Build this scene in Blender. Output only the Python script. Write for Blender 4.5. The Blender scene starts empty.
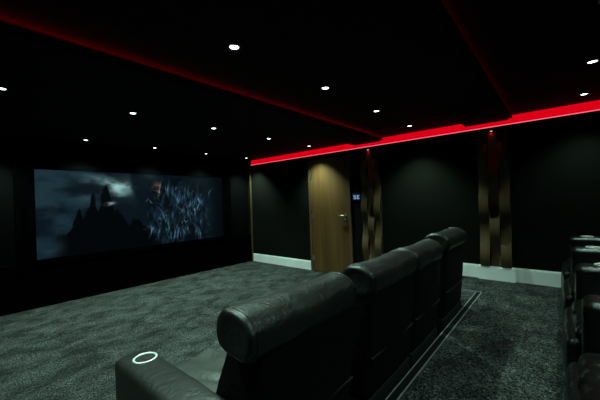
import bpy, bmesh, math, random
import numpy as np
from mathutils import Vector, Matrix, noise
from mathutils.bvhtree import BVHTree

random.seed(7)
col = bpy.context.scene.collection
sc = bpy.context.scene
sc.view_settings.view_transform = 'Standard'
sc.view_settings.look = 'None'

# ------------------------------------------------------------------ geometry of the room (metres)
RW = 4.60          # right wall face (fabric panel face)
LW = -0.22         # left wall
FY = 5.50          # face of the black screen surround
BY = -1.75         # rear wall
PZ = 0.255         # platform height
CZ = 2.355         # ceiling
BZ = 2.295         # underside of cross beams
LEDZ = 2.23        # top of wall panels
NOSE = 0.69        # platform edge
HC = 1.35          # camera height

# ------------------------------------------------------------------ helpers
def obj(name, bm, mat=None, parent=None, smooth=False, loc=None):
    me = bpy.data.meshes.new(name)
    if isinstance(bm, bmesh.types.BMesh):
        bmesh.ops.recalc_face_normals(bm, faces=bm.faces)
        bm.to_mesh(me); bm.free()
    else:
        me = bm
    o = bpy.data.objects.new(name, me)
    col.objects.link(o)
    if mat: me.materials.append(mat)
    if smooth:
        me.polygons.foreach_set('use_smooth', [True]*len(me.polygons))
    if parent: o.parent = parent
    if loc: o.location = loc
    return o

def tag(o, label=None, cat=None, group=None, kind=None):
    if label: o['label'] = label
    if cat: o['category'] = cat
    if group: o['group'] = group
    if kind: o['kind'] = kind
    return o

def thing(name, label, cat, loc=(0,0,0), rz=0, group=None):
    o = bpy.data.objects.new(name, None)
    o.empty_display_size = .05
    col.objects.link(o)
    o.location = loc; o.rotation_euler = (0,0,rz)
    return tag(o, label, cat, group)

def copy_tree(o, parent=None):
    c = o.copy(); col.objects.link(c)
    if parent: c.parent = parent
    for ch in list(o.children): copy_tree(ch, c)
    return c

def box(bm, x0, x1, y0, y1, z0, z1, bev=0.0, seg=2):
    r = bmesh.ops.create_cube(bm, size=1.0)
    vs = r['verts']
    for v in vs:
        v.co = Vector(((x0+x1)/2 + v.co.x*(x1-x0), (y0+y1)/2 + v.co.y*(y1-y0), (z0+z1)/2 + v.co.z*(z1-z0)))
    if bev > 0:
        es = list({e for v in vs for e in v.link_edges})
        bmesh.ops.bevel(bm, geom=es, offset=bev, segments=seg, affect='EDGES', profile=.5)

def boxbm(*a, **k):
    bm = bmesh.new(); box(bm, *a, **k); return bm

def struct(name, bm, mat, parent=None, **k):
    o = obj(name, bm, mat, parent, **k)
    if parent is None: o['kind'] = 'structure'
    return o

def lathe(bm, prof, n=24, center=(0,0,0), axis='Z', closed=False):
    rings = []
    for (r, h) in prof:
        ring = []
        for i in range(n):
            a = 2*math.pi*i/n
            p = Vector((r*math.cos(a), r*math.sin(a), h))
            if axis == 'X': p = Vector((p.z, p.x, p.y))
            if axis == 'Y': p = Vector((p.x, p.z, p.y))
            ring.append(bm.verts.new(p + Vector(center)))
        rings.append(ring)
    m = len(rings)
    for k in range(m if closed else m-1):
        A, B = rings[k], rings[(k+1) % m]
        for i in range(n):
            bm.faces.new((A[i], A[(i+1)%n], B[(i+1)%n], B[i]))
    if not closed:
        if prof[0][0] > 1e-6: bm.faces.new(rings[0])
        if prof[-1][0] > 1e-6: bm.faces.new(list(reversed(rings[-1])))

def spaced(h, r, n):
    """parameter list -h..h, denser inside the rounded ends"""
    k = 4
    e = [ -h + r*(1-math.cos(math.pi/2*i/k)) for i in range(k) ]
    mid = [ -(h-r) + 2*(h-r)*i/n for i in range(n+1) ]
    return e + mid + [-x for x in reversed(e)]

def cushion(x0, x1, y0, y1, z0, z1, r, puff=(0,0,0), n=(6,6,6), wr=0.0, wscale=9.0, seed=0, shape=None, fold=None):
    """a padded rounded block: crowned faces and soft leather wrinkles"""
    hx, hy, hz = (x1-x0)/2, (y1-y0)/2, (z1-z0)/2
    c = Vector(((x0+x1)/2, (y0+y1)/2, (z0+z1)/2))
    r = min(r, hx*.98, hy*.98, hz*.98)
    H = (hx, hy, hz)
    S = [spaced(H[i], r, n[i]) for i in range(3)]
    bm = bmesh.new()
    cache = {}
    def V(p):
        key = (round(p[0],5), round(p[1],5), round(p[2],5))
        if key in cache: return cache[key]
        P = Vector(p)
        inn = Vector([max(-(H[i]-r), min(H[i]-r, P[i])) for i in range(3)])
        d = P - inn
        # cube to sphere on the rounded zone
        if d.length > 1e-9:
            d = d.normalized()*r
        Q = inn + d
        t = [Q[i]/H[i] for i in range(3)]
        nrm = d.normalized() if d.length > 1e-9 else Vector((0,0,0))
        for i in range(3):
            j, k = (i+1)%3, (i+2)%3
            Q[i] += puff[i]*t[i]*max(0,1-t[j]**2)*max(0,1-t[k]**2)
        W = c + Q
        if wr:
            q = W*wscale + Vector((seed*3.7, seed*1.3, seed))
            Q = Q + nrm*wr*(noise.noise(q) + .5*noise.noise(q*2.3))
        if fold: Q = Q + nrm*fold(c+Q, t)
        W = c + Q
        if shape: W = shape(W)
        v = bm.verts.new(W); cache[key] = v
        return v
    for ax in range(3):
        j, k = (ax+1)%3, (ax+2)%3
        for s in (-1, 1):
            for a in range(len(S[j])-1):
                for b in range(len(S[k])-1):
                    q = []
                    for (da, db) in ((0,0),(1,0),(1,1),(0,1)):
                        p = [0,0,0]
                        p[ax] = s*H[ax]; p[j] = S[j][a+da]; p[k] = S[k][b+db]
                        q.append(V(p))
                    if s < 0: q.reverse()
                    try: bm.faces.new(q)
                    except ValueError: pass
    return bm

def tube(bm, pts, rad, n=8):
    pts = [Vector(p) for p in pts]
    rings = []
    for i, p in enumerate(pts):
        t = (pts[min(i+1, len(pts)-1)] - pts[max(i-1, 0)]).normalized()
        up = Vector((0,0,1)) if abs(t.z) < .9 else Vector((1,0,0))
        a = t.cross(up).normalized(); b = t.cross(a).normalized()
        rings.append([bm.verts.new(p + a*rad*math.cos(2*math.pi*k/n) + b*rad*math.sin(2*math.pi*k/n)) for k in range(n)])
    for A, B in zip(rings, rings[1:]):
        for k in range(n): bm.faces.new((A[k], A[(k+1)%n], B[(k+1)%n], B[k]))
    bm.faces.new(rings[0]); bm.faces.new(list(reversed(rings[-1])))

# ------------------------------------------------------------------ materials
def nodes(name):
    m = bpy.data.materials.new(name); m.use_nodes = True
    nt = m.node_tree
    return m, nt, nt.nodes['Principled BSDF']

def mat(name, c, rough=.6, metal=0, spec=.5, nscale=None, namt=.15, bump=None, bscale=80, coat=0):
    m, nt, b = nodes(name)
    b.inputs['Base Color'].default_value = (*c, 1)
    b.inputs['Roughness'].default_value = rough
    b.inputs['Metallic'].default_value = metal
    b.inputs['Specular IOR Level'].default_value = spec
    tc = nt.nodes.new('ShaderNodeTexCoord')
    if nscale:
        nz = nt.nodes.new('ShaderNodeTexNoise'); nz.inputs['Scale'].default_value = nscale; nz.inputs['Detail'].default_value = 4
        nt.links.new(tc.outputs['Object'], nz.inputs['Vector'])
        rp = nt.nodes.new('ShaderNodeValToRGB')
        rp.color_ramp.elements[0].position = .3; rp.color_ramp.elements[1].position = .7
        rp.color_ramp.elements[0].color = (*[x*(1-namt) for x in c], 1)
        rp.color_ramp.elements[1].color = (*[x*(1+namt) for x in c], 1)
        nt.links.new(nz.outputs['Fac'], rp.inputs['Fac']); nt.links.new(rp.outputs['Color'], b.inputs['Base Color'])
    if bump:
        nb = nt.nodes.new('ShaderNodeTexNoise'); nb.inputs['Scale'].default_value = bscale; nb.inputs['Detail'].default_value = 3
        nt.links.new(tc.outputs['Object'], nb.inputs['Vector'])
        bp = nt.nodes.new('ShaderNodeBump'); bp.inputs['Strength'].default_value = bump; bp.inputs['Distance'].default_value = .01
        nt.links.new(nb.outputs['Fac'], bp.inputs['Height']); nt.links.new(bp.outputs['Normal'], b.inputs['Normal'])
    return m

def emit(name, c, s, base=(0,0,0)):
    m, nt, b = nodes(name)
    b.inputs['Base Color'].default_value = (*base, 1)
    b.inputs['Specular IOR Level'].default_value = .1
    b.inputs['Emission Color'].default_value = (*c, 1)
    b.inputs['Emission Strength'].default_value = s
    return m

def carpet_mat():
    m, nt, b = nodes('carpet')
    b.inputs['Roughness'].default_value = 1; b.inputs['Specular IOR Level'].default_value = .05
    N, L = nt.nodes, nt.links
    tc = N.new('ShaderNodeTexCoord')
    def nz(scale, detail, stretch=(1,1,1), rot=0, rough=.55, dist=0):
        mp = N.new('ShaderNodeMapping'); mp.inputs['Scale'].default_value = stretch; mp.inputs['Rotation'].default_value = (0,0,rot)
        L.new(tc.outputs['Object'], mp.inputs['Vector'])
        n = N.new('ShaderNodeTexNoise'); n.inputs['Scale'].default_value = scale; n.inputs['Detail'].default_value = detail
        n.inputs['Roughness'].default_value = rough; n.inputs['Distortion'].default_value = dist
        L.new(mp.outputs['Vector'], n.inputs['Vector']); return n.outputs['Fac']
    def ramp(f, a, b_, lo, hi):
        mr = N.new('ShaderNodeMapRange'); mr.inputs['From Min'].default_value = a; mr.inputs['From Max'].default_value = b_
        mr.inputs['To Min'].default_value = lo; mr.inputs['To Max'].default_value = hi
        L.new(f, mr.inputs['Value']); return mr.outputs['Result']
    def mul(a, b_):
        k = N.new('ShaderNodeMath'); k.operation = 'MULTIPLY'; L.new(a, k.inputs[0]); L.new(b_, k.inputs[1]); return k.outputs[0]
    streak = ramp(nz(3.4, 6, (1,1.25,1), .5, .68, .5), .38, .62, .52, 1.55)     # brushed pile
    patch = ramp(nz(9, 3, (1,1.8,1), -.4), .35, .65, .8, 1.22)
    tuft = ramp(nz(120, 2), .40, .60, .15, 2.0)
    fine = ramp(nz(52, 3, rough=.7), .38, .62, .4, 1.7)
    f = mul(mul(streak, patch), mul(tuft, fine))
    mx = N.new('ShaderNodeMix'); mx.data_type = 'RGBA'; mx.blend_type = 'MULTIPLY'; mx.inputs['Factor'].default_value = 1
    mx.inputs['A'].default_value = (*CARPET, 1)
    cb = N.new('ShaderNodeCombineColor')
    for k in range(3): L.new(f, cb.inputs[k])
    L.new(cb.outputs['Color'], mx.inputs['B']); L.new(mx.outputs['Result'], b.inputs['Base Color'])
    bp = N.new('ShaderNodeBump'); bp.inputs['Strength'].default_value = .7; bp.inputs['Distance'].default_value = .012
    L.new(mul(tuft, fine), bp.inputs['Height']); L.new(bp.outputs['Normal'], b.inputs['Normal'])
    return m

def wood_mat(name, dark, light, axis='Z', rough=.45, gs=1.0):
    m, nt, b = nodes(name)
    b.inputs['Roughness'].default_value = rough; b.inputs['Specular IOR Level'].default_value = .35
    N, L = nt.nodes, nt.links
    tc = N.new('ShaderNodeTexCoord'); mp = N.new('ShaderNodeMapping')
    mp.inputs['Scale'].default_value = (30*gs, 30*gs, 1.1*gs)
    L.new(tc.outputs['Object'], mp.inputs['Vector'])
    n = N.new('ShaderNodeTexNoise'); n.inputs['Scale'].default_value = 1.0; n.inputs['Detail'].default_value = 6; n.inputs['Distortion'].default_value = .6
    L.new(mp.outputs['Vector'], n.inputs['Vector'])
    mp2 = N.new('ShaderNodeMapping'); mp2.inputs['Scale'].default_value = (5, 5, .35); L.new(tc.outputs['Object'], mp2.inputs['Vector'])
    n2 = N.new('ShaderNodeTexNoise'); n2.inputs['Scale'].default_value = 1.0; n2.inputs['Detail'].default_value = 2
    L.new(mp2.outputs['Vector'], n2.inputs['Vector'])
    ad = N.new('ShaderNodeMath'); ad.operation = 'ADD'; L.new(n.outputs['Fac'], ad.inputs[0]); L.new(n2.outputs['Fac'], ad.inputs[1])
    rp = N.new('ShaderNodeValToRGB')
    mr = N.new('ShaderNodeMapRange'); mr.inputs['From Min'].default_value = .65; mr.inputs['From Max'].default_value = 1.35
    L.new(ad.outputs[0], mr.inputs['Value']); L.new(mr.outputs['Result'], rp.inputs['Fac'])
    rp.color_ramp.elements[0].color = (*dark, 1); rp.color_ramp.elements[1].color = (*light, 1)
    L.new(rp.outputs['Color'], b.inputs['Base Color'])
    bp = N.new('ShaderNodeBump'); bp.inputs['Strength'].default_value = .12; bp.inputs['Distance'].default_value = .004
    L.new(n.outputs['Fac'], bp.inputs['Height']); L.new(bp.outputs['Normal'], b.inputs['Normal'])
    return m

def leather_mat(name, c, rough=.42, spec=.5):
    m, nt, b = nodes(name)
    b.inputs['Roughness'].default_value = rough; b.inputs['Specular IOR Level'].default_value = spec
    N, L = nt.nodes, nt.links
    tc = N.new('ShaderNodeTexCoord')
    n = N.new('ShaderNodeTexNoise'); n.inputs['Scale'].default_value = 5; n.inputs['Detail'].default_value = 5
    L.new(tc.outputs['Object'], n.inputs['Vector'])
    rp = N.new('ShaderNodeValToRGB'); rp.color_ramp.elements[0].position = .3; rp.color_ramp.elements[1].position = .72
    rp.color_ramp.elements[0].color = (*[x*.75 for x in c], 1); rp.color_ramp.elements[1].color = (*[x*1.3 for x in c], 1)
    L.new(n.outputs['Fac'], rp.inputs['Fac']); L.new(rp.outputs['Color'], b.inputs['Base Color'])
    v = N.new('ShaderNodeTexVoronoi'); v.inputs['Scale'].default_value = 160; L.new(tc.outputs['Object'], v.inputs['Vector'])
    n3 = N.new('ShaderNodeTexNoise'); n3.inputs['Scale'].default_value = 14; n3.inputs['Detail'].default_value = 4; n3.inputs['Distortion'].default_value = 1.2
    L.new(tc.outputs['Object'], n3.inputs['Vector'])
    b1 = N.new('ShaderNodeBump'); b1.inputs['Strength'].default_value = .18; b1.inputs['Distance'].default_value = .003
    L.new(v.outputs['Distance'], b1.inputs['Height'])
    b2 = N.new('ShaderNodeBump'); b2.inputs['Strength'].default_value = .35; b2.inputs['Distance'].default_value = .015
    L.new(n3.outputs['Fac'], b2.inputs['Height']); L.new(b1.outputs['Normal'], b2.inputs['Normal'])
    L.new(b2.outputs['Normal'], b.inputs['Normal'])
    return m

CARPET = (.042, .044, .0425)
M = dict(
    carpet=carpet_mat(),
    wall=mat('wall_fabric', (.0030,.0031,.0020), .95, spec=.1, nscale=3, namt=.12, bump=.25, bscale=350),
    velvet=mat('black_velvet', (.0009,.0009,.001), 1.0, spec=.0, nscale=20),
    ceiling=mat('ceiling_black', (.006,.006,.006), .9, spec=.08, nscale=6),
    beam=mat('beam_black', (.006,.006,.006), .9, spec=.08, nscale=6),
    tray=mat('tray_paint', (.02,.018,.018), .9, spec=.05, nscale=6),
    white=mat('baseboard_white', (.86,.88,.86), .45, nscale=4, namt=.05),
    door=wood_mat('oak_door', (.070,.030,.008), (.14,.070,.021)),
    frame=wood_mat('oak_frame', (.068,.038,.015), (.12,.072,.03)),
    slat=wood_mat('wood_slat', (.064,.038,.015), (.122,.076,.033), gs=.8),
    back=mat('slat_backing', (.02,.015,.010), .8, spec=.1, nscale=12),
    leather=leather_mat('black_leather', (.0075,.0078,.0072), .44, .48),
    shadedleather=leather_mat('back_leather_shaded', (.0012,.0012,.0012), .7, .1),  # same leather, colour darkened to put shade on the seat backs
    seatleather=leather_mat('seat_leather_lit', (.042,.042,.039), .45),  # same leather, colour lightened to put downlight on the seat cushions
    fabric=mat('black_base', (.008,.008,.008), .9, spec=.1, nscale=40),
    chrome=mat('brushed_steel', (.75,.75,.72), .28, 1.0, nscale=60, namt=.05),
    ring=mat('cup_ring', (.85,.87,.85), .35, .3, nscale=60, namt=.04),
    alu=mat('nosing_aluminium', (.24,.25,.25), .5, .5, nscale=60, namt=.1),
    rubber=mat('black_rubber', (.004,.0042,.004), .9, spec=.1, nscale=60),
    fixture=mat('fixture_black', (.012,.012,.012), .5, nscale=30),
    lamp=emit('lamp_glow', (.72,1,.93), 9),
    red=emit('red_wall_wash', (1,.0,.012), .70),
    pink=emit('led_tape', (1,.16,.20), 1.15),
    redtape=emit('cove_tape', (1,.0,.01), 11),
    reddot=emit('spot_lens', (1,.45,.45), 2.2),
    plastic=mat('black_plastic', (.01,.01,.012), .25, nscale=30),
    panelglow=emit('panel_glow', (.004,.012,.05), 1.0),
    glyph=emit('panel_icons', (.42,.66,1), .5),
)

# ------------------------------------------------------------------ room shell
struct('floor', boxbm(LW, RW+.1, NOSE, FY+.2, -.1, 0), M['carpet'])
# raised rear platform, with the walkway that runs forward along the right wall
bm = bmesh.new()
box(bm, LW, RW+.1, BY, NOSE+.05, -.1, PZ-.001)
box(bm, 3.90, RW+.1, NOSE+.05, 1.75, -.1, PZ-.001)
box(bm, 3.90, RW+.1, 1.75, 2.05, -.1, PZ/2)
box(bm, 3.42, 3.90, NOSE+.05, .875, -.1, PZ-.035); box(bm, 3.56, 3.90, .875, 1.20, -.1, PZ-.035)
struct('floor_platform', bm, M['carpet'])
struct('ceiling', boxbm(LW, RW+.1, BY, FY+.2, CZ, CZ+.1), M['ceiling'])
struct('wall_right', boxbm(RW+.09, RW+.19, BY, FY+.2, 0, CZ), M['wall'])
# stretched-fabric panels up to the red light ledge
struct('wall_right_panel', boxbm(RW, RW+.09, BY, FY+.2, 0, LEDZ), M['wall'])
struct('wall_left', boxbm(LW-.1, LW, BY, FY+.2, 0, CZ), M['wall'])
struct('wall_rear', boxbm(LW-.1, RW+.1, BY-.1, BY, 0, CZ), M['wall'])
struct('wall_front', boxbm(LW, RW, FY+.08, FY+.2, 0, CZ), mat('front_fabric', (.0011,.0011,.0009), .95, spec=.05, nscale=3, bump=.2, bscale=350))
struct('wall_front_surround', boxbm(.555, 4.05, FY, FY+.08, 0, CZ), M['velvet'])
struct('wall_front_plinth', boxbm(LW, RW, FY-.02, FY+.08, 0, .62), M['velvet'])

# cross beams with a lip that hides the upward red tape
def beam(y0, y1):
    bm = bmesh.new()
    box(bm, LW, RW+.02, y0+.045, y1, BZ, CZ)
    box(bm, LW, RW+.02, y0, y0+.05, BZ+.016, BZ+.032)
    return struct('ceiling_beam', bm, M['beam'])
beam(2.15, 2.68); beam(.42, .95)
for (y, lab, k) in ((2.15, 'dim red light line crossing the ceiling nearer the screen', 1.0), (.42, 'fainter red light line crossing the ceiling above the rear seats', .38)):
    m_ = M['redtape'] if k == 1 else emit('cove_tape_dim', (1,0,.01), 11*k)
    t = thing('led_strip', lab, 'light strip', (0, y+.027, BZ+.032))
    obj('housing', boxbm(LW+.01, RW, -.012, .012, .0002, .005), M['fixture'], t)
    obj('light_tape', boxbm(LW+.01, RW, -.007, .007, .005, .008), m_, t)

# red light along the top of the right wall
t = thing('led_cove_light', 'bright red light strip running along the top of the door wall', 'light strip', (RW+.03, 0, LEDZ))
obj('wall_wash_band', boxbm(.015, .055, BY+.02, FY-.01, .018, CZ-LEDZ-.004), M['red'], t)  # self-glowing band standing in for the tape's red wash on the upper wall
obj('light_tape', boxbm(.0, .02, BY+.02, FY-.01, .0005, .017), M['pink'], t)

# baseboards
def bb(name, y0, y1, z):
    bm = bmesh.new()
    box(bm, RW-.018, RW, y0, y1, z, z+.165)
    box(bm, RW-.012, RW, y0, y1, z+.165, z+.178)
    return struct(name, bm, M['white'])
bb('baseboard_right_front', 3.715, 5.435, 0)
bb('baseboard_right_middle', 2.06, 2.765, 0)
bm = bmesh.new()
for (a, b_, d) in ((BY, .435, 0), (.435, .835, .045), (.835, 1.75, 0)):
    box(bm, RW-.018-d, RW-d if d == 0 else RW, a, b_, PZ, PZ+.162)
    box(bm, RW-.012-d, RW-d if d == 0 else RW, a+(.004 if d else 0), b_-(.004 if d else 0), PZ+.162, PZ+.175)
struct('baseboard_right_rear', bm, M['white'])
struct('trim_1', boxbm(RW-.03, RW, 5.44, 5.475, 0, 2.2, bev=.003), M['frame'])

# step nosing of the platform, turning the corner on to the walkway
t = thing('trim_2', None, None, (0,0,PZ)); t['kind'] = 'structure'
bm = bmesh.new()
box(bm, LW, 3.90, NOSE-.002, NOSE+.005, -.001, .005); box(bm, LW, 3.85, NOSE+.047, NOSE+.054, -.03, .005)
box(bm, 3.85, 3.86, NOSE+.05, 1.74, -.03, .005); box(bm, 3.89, 3.90, NOSE, 1.74, -.001, .005)
obj('metal_edge', bm, M['alu'], t)
bm = bmesh.new()
box(bm, LW, 3.888, NOSE+.005, NOSE+.047, -.001, .003); box(bm, 3.86, 3.89, NOSE+.044, 1.74, -.001, .003)
obj('rubber_insert', bm, M['rubber'], t)

# ------------------------------------------------------------------ door
D0, D1, DT = 2.77, 3.71, 2.135
d = thing('door_1', None, None, (RW, 0, 0)); d['kind'] = 'structure'
bm = bmesh.new()
fw = .05
box(bm, -.03, 0, D0, D0+fw, 0, DT, bev=.004); box(bm, -.03, 0, D1-fw, D1, 0, DT, bev=.004)
box(bm, -.03, 0, D0+fw, D1-fw, DT-fw, DT, bev=.004)
obj('door_frame', bm, M['frame'], d)
obj('door_leaf', boxbm(-.016, 0, D0+fw+.004, D1-fw-.004, .008, DT-fw-.004, bev=.002), M['door'], d)
for z in (.25, 1.05, 1.83):
    bm = bmesh.new()
    lathe(bm, [(.007,-.05),(.007,.05)], 10, (-.022, D1-fw-.002, z))
    box(bm, -.019, -.015, D1-fw-.035, D1-fw, z-.05, z+.05)
    obj('hinge', bm, M['chrome'], d)
hy, hz = D0+fw+.075, 1.08
h = obj('door_handle', (lambda bm: (lathe(bm, [(.026,-.016),(.026,-.024),(.0,-.024)], 20, (0,hy,hz), 'X'), bm)[1])(bmesh.new()), M['chrome'], d, smooth=False)
bm = bmesh.new()
tube(bm, [(-.02,hy,hz),(-.06,hy,hz),(-.068,hy+.01,hz),(-.068,hy+.13,hz)], .009)
obj('lever', bm, M['chrome'], h, smooth=True)
bm = bmesh.new(); lathe(bm, [(.024,-.016),(.024,-.022),(.0,-.022)], 20, (0,hy,hz-.085), 'X')
tube(bm, [(-.02,hy,hz-.085),(-.04,hy,hz-.085)], .008); box(bm, -.046,-.04,hy-.006,hy+.006,hz-.105,hz-.065, bev=.002)
obj('thumb_turn', bm, M['chrome'], d)

# ------------------------------------------------------------------ wall control panel
t = thing('wall_control_panel', 'small black wall control panel with glowing pale blue display beside the door', 'control panel', (RW, 2.655, 1.395))
obj('housing', boxbm(-.022, 0, -.085, .085, -.06, .06, bev=.006), M['plastic'], t)
obj('display', boxbm(-.0235, -.0222, -.075, .075, -.05, .05), M['panelglow'], t)
bm = bmesh.new()
def gl(a, b_, z0, z1): box(bm, -.0248, -.0237, -b_, -a, z0, z1)   # a..b run to the right in the photo
gl(-.058,-.012,.018,.030); gl(-.026,-.012,-.022,.018); gl(-.050,-.036,-.010,.018); gl(-.058,-.004,-.034,-.022)
gl(.010,.026,-.034,.030); gl(.026,.056,.016,.030); gl(.026,.050,-.008,.004); gl(.026,.060,-.034,-.020)
obj('icon', bm, M['glyph'], t)

# ------------------------------------------------------------------ wavy wood wall features
def wavy_slat(y0, y1, z0, z1, ph, amp=.030, base=.056, th=.012):
    bm = bmesh.new(); n = 72
    rows = []
    for i in range(n+1):
        z = z0 + (z1-z0)*i/n
        x = -(base + amp*math.cos(2*math.pi*(z-ph)/.65))
        rows.append([bm.verts.new(p) for p in ((x,y0,z),(x,y1,z),(x+th,y1,z),(x+th,y0,z))])
    for A, B in zip(rows, rows[1:]):
        for k in range(4): bm.faces.new((A[k], A[(k+1)%4], B[(k+1)%4], B[k]))
    bm.faces.new(rows[0]); bm.faces.new(rows[-1])
    return bm
def feature(yc, zb, ph, label):
    w = .345
    t = thing('wood_wall_feature', label, 'wall panel', (RW, yc, 0), 0, 'wavy wood features on the door wall')
    zt = 2.2
    obj('backing', boxbm(-.012, 0, -w/2, w/2, zb, zt), M['back'], t)
    s = w/3
    for k, p in ((-1, ph), (0, ph+.325), (1, ph)):
        obj('slat', wavy_slat(k*s-s/2+.003, k*s+s/2-.003, zb+.002, zt, p), M['slat'], t)
    L = thing('wall_spotlight', None, 'spotlight', (RW, yc, 2.165), 0, 'red spotlights over the wood features')
    bm = bmesh.new(); lathe(bm, [(.014,.0),(.022,.004),(.024,.03),(.018,.04)], 18, (-.095,0,0))
    box(bm, -.095,-.0,-.008,.008,.018,.03)
    obj('housing', bm, M['fixture'], L, smooth=False)
    bm = bmesh.new(); lathe(bm, [(.0,-.006),(.009,-.004),(.0125,.0),(.0125,.003)], 14, (-.095,0,0))
    obj('lens', bm, M['reddot'], L, smooth=True)
    ld = bpy.data.lights.new('red_spot', 'SPOT'); ld.energy = .7; ld.color = (1,0,.02); ld.spot_size = math.radians(70); ld.spot_blend = .8; ld.shadow_soft_size = .01
    lo = bpy.data.objects.new('red_spot', ld); col.objects.link(lo); lo.parent = L; lo.location = (-.095,0,-.012); lo.rotation_euler = (0, math.radians(-18), 0)
    return t, L
f1, l1 = feature(2.37, .18, 1.21, 'tall wavy three-slat wood wall feature right next to the door')
l1['label'] = 'tiny red spotlight on top of the wood feature next to the door'
f2, l2 = feature(.635, PZ+.176, 1.21, 'tall wavy three-slat wood wall feature standing on the white baseboard, away from the door')
l2['label'] = 'tiny red spotlight on top of the wood feature away from the door'

# ------------------------------------------------------------------ projection screen
SX0, SX1, SZ0, SZ1 = .760, 3.815, .662, 1.918
t = thing('projection_screen', 'wide projection screen on the front wall showing a dark blue picture', 'screen', ((SX0+SX1)/2, FY, SZ0))
hw, hh = (SX1-SX0)/2, SZ1-SZ0
bm = bmesh.new(); b_ = .07
box(bm, -hw-b_, hw+b_, -.03, 0, -b_, 0); box(bm, -hw-b_, hw+b_, -.03, 0, hh, hh+b_)
box(bm, -hw-b_, -hw, -.03, 0, 0, hh); box(bm, hw, hw+b_, -.03, 0, 0, hh)
obj('screen_frame', bm, M['velvet'], t)
nx, nz = 330, 136
U, Vv = np.meshgrid(np.linspace(0,1,nx+1), np.linspace(0,1,nz+1))
rng = np.random.RandomState(4)
def vnoise(fx, fy, seed, octv=4):
    r = np.random.RandomState(seed); out = np.zeros_like(U); a = 1.0; tot = 0
    for o in range(octv):
        gx, gy = int(fx*2**o)+2, int(fy*2**o)+2
        g = r.rand(gy+1, gx+1)
        x = U*(gx-1); y = Vv*(gy-1); xi = x.astype(int); yi = y.astype(int); xf = x-xi; yf = y-yi
        xf = xf*xf*(3-2*xf); yf = yf*yf*(3-2*yf)
        n = (g[yi,xi]*(1-xf)+g[yi,xi+1]*xf)*(1-yf) + (g[yi+1,xi]*(1-xf)+g[yi+1,xi+1]*xf)*yf
        out += a*n; tot += a; a *= .5
    return out/tot
def ss(a, b, x): 
    q = np.clip((x-a)/(b-a), 0, 1); return q*q*(3-2*q)
cl = vnoise(5, 4, 1, 5); fine = vnoise(40, 26, 2, 3)
srgb = np.zeros(U.shape+(3,))
base = np.array([8, 18, 26.]); hi = np.array([27, 48, 57.])
srgb += base + (hi-base)*(ss(.42,.72,cl)*(1-.75*ss(.45,.8,U)))[...,None]
# moonlit bank of cloud, upper middle left
g = np.exp(-(((U-.36+.25*(cl-.5))/.085)**2 + ((Vv-.83)/.16)**2))
edge = 1-ss(.40,.425,U+.06*(cl-.5)+.10*(Vv-.8))
srgb += np.array([100,122,112.])*(g*edge*(.35+1.0*ss(.4,.65,cl)))[...,None]
# low mist at the bottom left
srgb += np.array([14,24,26.])*(np.exp(-((Vv-.12)/.12)**2)*ss(.3,.0,U))[...,None]*1.0
# dark jagged peaks in front of the cloud
ridge = np.zeros_like(U)
for (uc, top, wl, wr) in ((.10,.26,.10,.08), (.165,.52,.07,.05), (.225,.74,.06,.05), (.285,.86,.07,.05), (.335,.56,.06,.07), (.41,.36,.10,.12)):
    ridge = np.maximum(ridge, top*(1-np.where(U<uc,(uc-U)/wl,(U-uc)/wr)*.6))
ridge += .22*(vnoise(22,3,11,3)-.5)
ridge += .05*(fine-.5)
dark = ss(-.012,.012, ridge-Vv)*ss(.04,.13,U)*ss(.60,.48,U)
srgb = srgb*(1-.97*dark[...,None]) + np.array([4,7,11.])*dark[...,None]*.5
# pale snow patch catching the moonlight
sn = np.exp(-(((U-.30)/.022)**2+((Vv-.60-.35*(U-.30))/.020)**2))
srgb += np.array([150,165,165.])*(sn*ss(.3,.55,fine+.2))[...,None]
# icy broken cliffs on the right with glints
anis = vnoise(46, 9, 5, 3); anis2 = vnoise(80, 24, 8, 2); big = vnoise(7, 5, 9, 2)
cliff = ss(.47,.53,U)*ss(.93,.80,U)*ss(1.02,.80,Vv+.22*(big-.5)+.5*np.abs(U-.70)**1.2)
rg = 1-np.abs(2*anis-1)
gl_ = ss(.80,.98,rg)*ss(.48,.68,anis2)*ss(.3,.55,big)
srgb = srgb*(1-.55*cliff[...,None]) + np.array([6,12,18.])*.3*cliff[...,None]
gl = np.zeros_like(U)
for q in range(150):
    uc = np.clip(rng.choice([.58,.70,.72,.83]) + rng.randn()*.038, .49, .90); vc = np.clip(.10 + .72*rng.rand() - 1.2*abs(uc-.70)**1.2*rng.rand(), .04, .9)
    ang = math.pi/2 + rng.randn()*.42; ln = .012+.05*rng.rand()**2; wd_ = .0022+.0018*rng.rand(); br = .25+.75*rng.rand()**2
    du = (U-uc)*2.43; dv = Vv-vc
    al = du*math.cos(ang)+dv*math.sin(ang); ac = -du*math.sin(ang)+dv*math.cos(ang) + al*al*rng.randn()*2.2
    gl = np.maximum(gl, br*np.exp(-(al/(ln*2))**2-(ac/(wd_*2.6))**2))
srgb += np.array([66,100,114.])*(gl*(.5+fine))[...,None]
srgb += np.array([10,20,27.])*(ss(.45,.75,anis)*cliff)[...,None]
for (uc, vc, s, k) in ((.70,.86,.018,110), (.83,.62,.014,85), (.80,.50,.02,60), (.555,.33,.014,95), (.60,.42,.016,70), (.475,.26,.014,95)):
    srgb += np.array([.72,.95,1.])*k*.4*(np.exp(-(((U-uc)/s)**2+((Vv-vc)/(s*2.2))**2))*ss(.35,.6,fine))[...,None]
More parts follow.
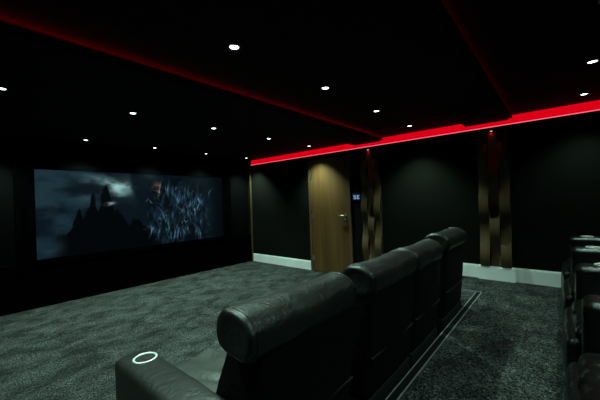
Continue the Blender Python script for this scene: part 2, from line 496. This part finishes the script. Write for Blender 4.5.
# small warm glow
gw = np.exp(-(((U-.55)/.022)**2+((Vv-.80)/.10)**2))*ss(.35,.6,fine)
srgb += np.array([95,62,38.])*gw[...,None]
srgb *= (1-.55*ss(.86,1.0,U))[...,None]*(.92+.16*fine)[...,None]
c = np.clip(srgb/255,0,1); lin = np.where(c<.04045, c/12.92, ((c+.055)/1.055)**2.4)
xs = -hw + U*2*hw; zs = Vv*hh
verts = np.stack([xs, np.full_like(xs,-.012), zs], -1).reshape(-1,3)
idx = np.arange((nx+1)*(nz+1)).reshape(nz+1, nx+1)
faces = np.stack([idx[:-1,:-1], idx[:-1,1:], idx[1:,1:], idx[1:,:-1]], -1).reshape(-1,4)
me = bpy.data.meshes.new('picture'); me.from_pydata(verts.tolist(), [], faces.tolist())
at = me.color_attributes.new('picture', 'FLOAT_COLOR', 'POINT')
at.data.foreach_set('color', np.concatenate([lin.reshape(-1,3), np.ones((lin.size//3,1))],1).astype(np.float32).ravel())
m, nt, b = nodes('picture')
ca = nt.nodes.new('ShaderNodeAttribute'); ca.attribute_name = 'picture'
b.inputs['Base Color'].default_value = (.001,.001,.001,1); b.inputs['Roughness'].default_value = .9; b.inputs['Specular IOR Level'].default_value = .0
nt.links.new(ca.outputs['Color'], b.inputs['Emission Color']); b.inputs['Emission Strength'].default_value = 1.0
obj('picture', me, m, t)

# ------------------------------------------------------------------ recliners (front faces +Y; y = 0 is the back edge of the base)
def cup(parent, x, y, z):
    bm = bmesh.new()
    pr = [(.048+.0050*math.cos(2*math.pi*k/10), .004+.005*math.sin(2*math.pi*k/10)) for k in range(10)]
    lathe(bm, pr, 32, (x,y,z), closed=True)
    tag(obj('cup_holder', bm, M['ring'], parent, smooth=True), 'pale metal ring of the cup holder')
    bm = bmesh.new(); lathe(bm, [(.0,-.0),(.043,.0),(.043,.004),(.0,.004)], 28, (x,y,z))
    tag(obj('cup_well', bm, M['fixture'], parent), 'dark cup holder well')

def arm(parent, x0, x1, with_cup=True, length=.88):
    h = .648
    def shp(p):
        # top slopes a little down to a rounded front
        k = max(0, (p.y-.12)/length)
        p.z -= .02*k*k if p.z > .3 else 0
        return p
    bm = cushion(x0, x1, .12, length, .012, h, .035, (.004,.006,.006), (5,12,8), .0035, 8, seed=x0, shape=shp)
    a = obj('armrest', bm, M['armleather'], parent, smooth=True)
    if with_cup: cup(a, (x0+x1)/2+.012, length-.14, h-.010)
    return a

def roll_bm(x0, x1, zc, post, seed):
    """padded head roll: rounded section drawn along x with nearly flat gathered ends"""
    bm = bmesh.new(); N = 40
    xs_ = [(x0, .60), (x0-.004, .80), (x0+.002, .93), (x0+.014, .985)]
    n = 22
    xs_ += [(x0+.03+(x1-x0-.06)*i/n, 1.0) for i in range(n+1)]
    xs_ += [(x1-.014, .985), (x1-.002, .93), (x1+.004, .80), (x1, .60)]
    rings = []
    for (x, k) in xs_:
        ring = []
        for j in range(N):
            a = 2*math.pi*j/N
            c_, s_ = math.cos(a), math.sin(a); e = .82
            t = (x-x0)/(x1-x0)
            sag = -.007*max(0, 1-(2*t-1)**2) if s_ > 0 else 0
            y = .033 + k*.102*math.copysign(abs(c_)**e, c_); z = zc+.031 + k*(.080*math.copysign(abs(s_)**e, s_)) + sag
            w_ = noise.noise(Vector((x*9, a*1.3, seed)))*.006 + noise.noise(Vector((x*26, a*2.2, seed+3)))*.0025
            y += w_*c_; z += w_*s_
            ring.append(bm.verts.new(post(Vector((x, y, z)))))
        rings.append(ring)
    for A, B in zip(rings, rings[1:]):
        for j in range(N): bm.faces.new((A[j], A[(j+1)%N], B[(j+1)%N], B[j]))
    bm.faces.new(rings[0]); bm.faces.new(list(reversed(rings[-1])))
    return bm

def recliner(label, w, lift=0.0, lean=0.12, ext=0.0, cut=0.0, loc=(0,0,0), group=None, seed=0):
    t = thing('cinema_recliner', label, 'armchair', loc, 0, group)
    hw_ = w/2 - .007
    obj('base', cushion(-hw_+.002, hw_-.002, .0, .84, .002, .30, .02, n=(3,4,3)), M['fabric'], t, smooth=True)
    def sfold(p, tt):
        if tt[2] < .2: return 0
        q = math.sin(44*(p.x*.9+.35*p.y) + 5*noise.noise(Vector((p.x*4,p.y*4,seed))))
        return .017*(1-tt[0]**4)*q*max(0, noise.noise(Vector((p.x*5,p.y*3,seed+4)))+.35)
    obj('seat', cushion(-hw_, hw_, .24, .90, .29, .455, .05, (0,.01,.028), (30,30,4), .005, 10, seed, fold=sfold), M['seatleather'], t, smooth=True)
    obj('footrest', cushion(-hw_, hw_, .85, .935, .055, .40, .035, (0,.018,0), (8,2,8), .004, 9, seed+2), M['seatleather'], t, smooth=True)
    th = lean
    def lean_shape(p):
        dz = p.z - .30
        return Vector((p.x, p.y - dz*(math.tan(th)*.75 + .38*(p.y-.0)/.41), p.z))
    obj('backrest', cushion(-hw_, hw_, .0, .41, .29, .90+lift, .045, (0,.02,0), (10,3,12), .004, 7, seed+5, shape=lean_shape), M['shadedleather'], t, smooth=True)
    # rolled head cushion that drapes over the top of the back
    y0 = -.125; zc = .895+lift
    def roll(p):
        dy = p.y
        p.z -= .10*max(0, -(dy-.02))*1.2    # rear edge droops
        return p
    hb = roll_bm(-hw_-ext+.002, hw_-.004-cut, zc, roll, seed+9)
    bmesh.ops.recalc_face_normals(hb, faces=hb.faces); tree = BVHTree.FromBMesh(hb)
    hr = obj('headrest', hb, M['leather'], t, smooth=True)
    # end seams (piping) and the lower stitched seam
    for sd in (-1, 1):
        ring = []
        ctr = roll(Vector(((-hw_-ext+.022) if sd < 0 else (hw_-cut-.024), .033, zc+.031)))
        for k in range(37):
            a_ = 2*math.pi*k/36
            hit = tree.ray_cast(ctr, Vector((0, math.cos(a_), math.sin(a_))))[0]
            if hit: ring.append(hit)
        bm = bmesh.new(); tube(bm, ring, .0045, 6)
        obj('piping', bm, M['leather'], hr, smooth=True)
    bm = bmesh.new(); box(bm, -hw_+.02, hw_-.02, -.034, -.005, .524, .534, bev=.003)
    obj('seam_band', bm, M['leather'], t)
    return t
M['armleather'] = leather_mat('arm_leather_lit', (.016,.016,.015), .46)  # same leather again, light on the front armrests mixed into its colour

RY = .775
FG = 'leather recliners of the front row'
def rec(x0, x1, label, **k): return recliner(label, x1-x0, loc=((x0+x1)/2, RY, 0), group=FG, **k)
r1 = rec(.635, 1.225, 'dark leather recliner nearest in the front row, white-ringed cup holder on its armrest', seed=1, ext=.060, cut=.012)
w = .295
arm(r1, -w-.150, -w+.012, length=.85); arm(r1, w+.003, w+.128, with_cup=True)
r2 = rec(1.36, 1.985, 'dark leather recliner just beyond the gap, second along the front row', seed=2)
r3 = rec(1.99, 2.565, 'dark leather recliner third along the front row, joined to the second one', seed=3)
arm(r3, .2875+.003, .2875+.13)
r4 = rec(2.715, 3.37, 'dark leather recliner at the far end of the front row, slightly raised back', seed=4, lift=.03, lean=.10, ext=.02)
arm(r4, .3275+.003, .3275+.16)

M['seatleather'] = M['armleather'] = leather_mat('rear_leather_shaded', (.0035,.0037,.0035), .33, .5)  # same leather, dimness of the rear row put into a darker colour
BG = 'leather recliners of the rear row'
RB = -.945
p0 = recliner('dark leather recliner of the rear row, end nearest the wall with white baseboard', .60, loc=(3.80, RB, PZ), group=BG, seed=6)
arm(p0, .303, .497)
for i, lab in enumerate(('dark leather recliner of the rear row, second from the wall',
                         'dark leather recliner of the rear row, third from the wall',
                         'dark leather recliner of the rear row, fourth from the wall and nearest the viewer')):
    c_ = copy_tree(p0); c_.location = (3.80-.80*(i+1), RB, PZ); c_['label'] = lab

# ------------------------------------------------------------------ downlights
proto = None
rows = ((5.22, 'row closest to screen', 1.0), (3.42, 'second row back from screen', 1.0),
        (1.55, 'row over front seats', .9), (-.22, 'row over rear seats', .32))
cols_ = ((.26, 'fifth from the door wall in'), (1.26, 'fourth from the door wall in'), (2.25, 'third from the door wall in'), (3.24, 'second from the door wall in'), (4.24, 'nearest the door wall in'))
for (y, rl, k) in rows:
    for (x, cl_) in cols_:
        xx = x + (-.055 if y == 1.55 else .05 if y > 5 else .03 if y > 3 else 0)
        lab = 'ceiling downlight, ' + cl_ + ' ' + rl
        if proto is None:
            o = thing('ceiling_downlight', lab, 'downlight', (xx, y, CZ), 0, 'small round downlights in the black ceiling')
            bm = bmesh.new(); lathe(bm, [(.030,-.001),(.044,-.001),(.046,-.006),(.034,-.010),(.030,-.006)], 28, closed=True)
            obj('trim_ring', bm, M['fixture'], o, smooth=True)
            bm = bmesh.new(); lathe(bm, [(.0,-.009),(.016,-.0085),(.027,-.005),(.029,-.001)], 24)
            obj('lamp', bm, M['lamp'], o, smooth=True)
            proto = o
        else:
            o = copy_tree(proto); o.location = (xx, y, CZ); o['label'] = lab
        ld = bpy.data.lights.new('downlight_beam', 'SPOT')
        ld.energy = 145*k; ld.color = (.62, 1.0, .84); ld.spot_size = math.radians(100); ld.spot_blend = .8; ld.shadow_soft_size = .04
        lo = bpy.data.objects.new('downlight_beam', ld); col.objects.link(lo); lo.location = (xx, y, CZ-.03)

# ------------------------------------------------------------------ world and camera
wd = bpy.data.worlds.new('dark'); sc.world = wd; wd.use_nodes = True
wd.node_tree.nodes['Background'].inputs['Color'].default_value = (.001,.001,.001,1)

cd = bpy.data.cameras.new('camera'); cam = bpy.data.objects.new('camera', cd); col.objects.link(cam)
cd.sensor_width = 36; cd.lens = 18.05; cd.clip_start = .02; cd.shift_y = .0025
yaw = math.radians(40.75)
F = Vector((math.cos(yaw), math.sin(yaw), 0)); R = Vector((math.sin(yaw), -math.cos(yaw), 0)); Up = Vector((0,0,1))
k = .033
X = (R - k*Up).normalized(); Y = (Up + k*R).normalized(); Z = -F
cam.matrix_world = Matrix(((X.x,Y.x,Z.x,0),(X.y,Y.y,Z.y,0),(X.z,Y.z,Z.z,HC),(0,0,0,1)))
sc.camera = cam
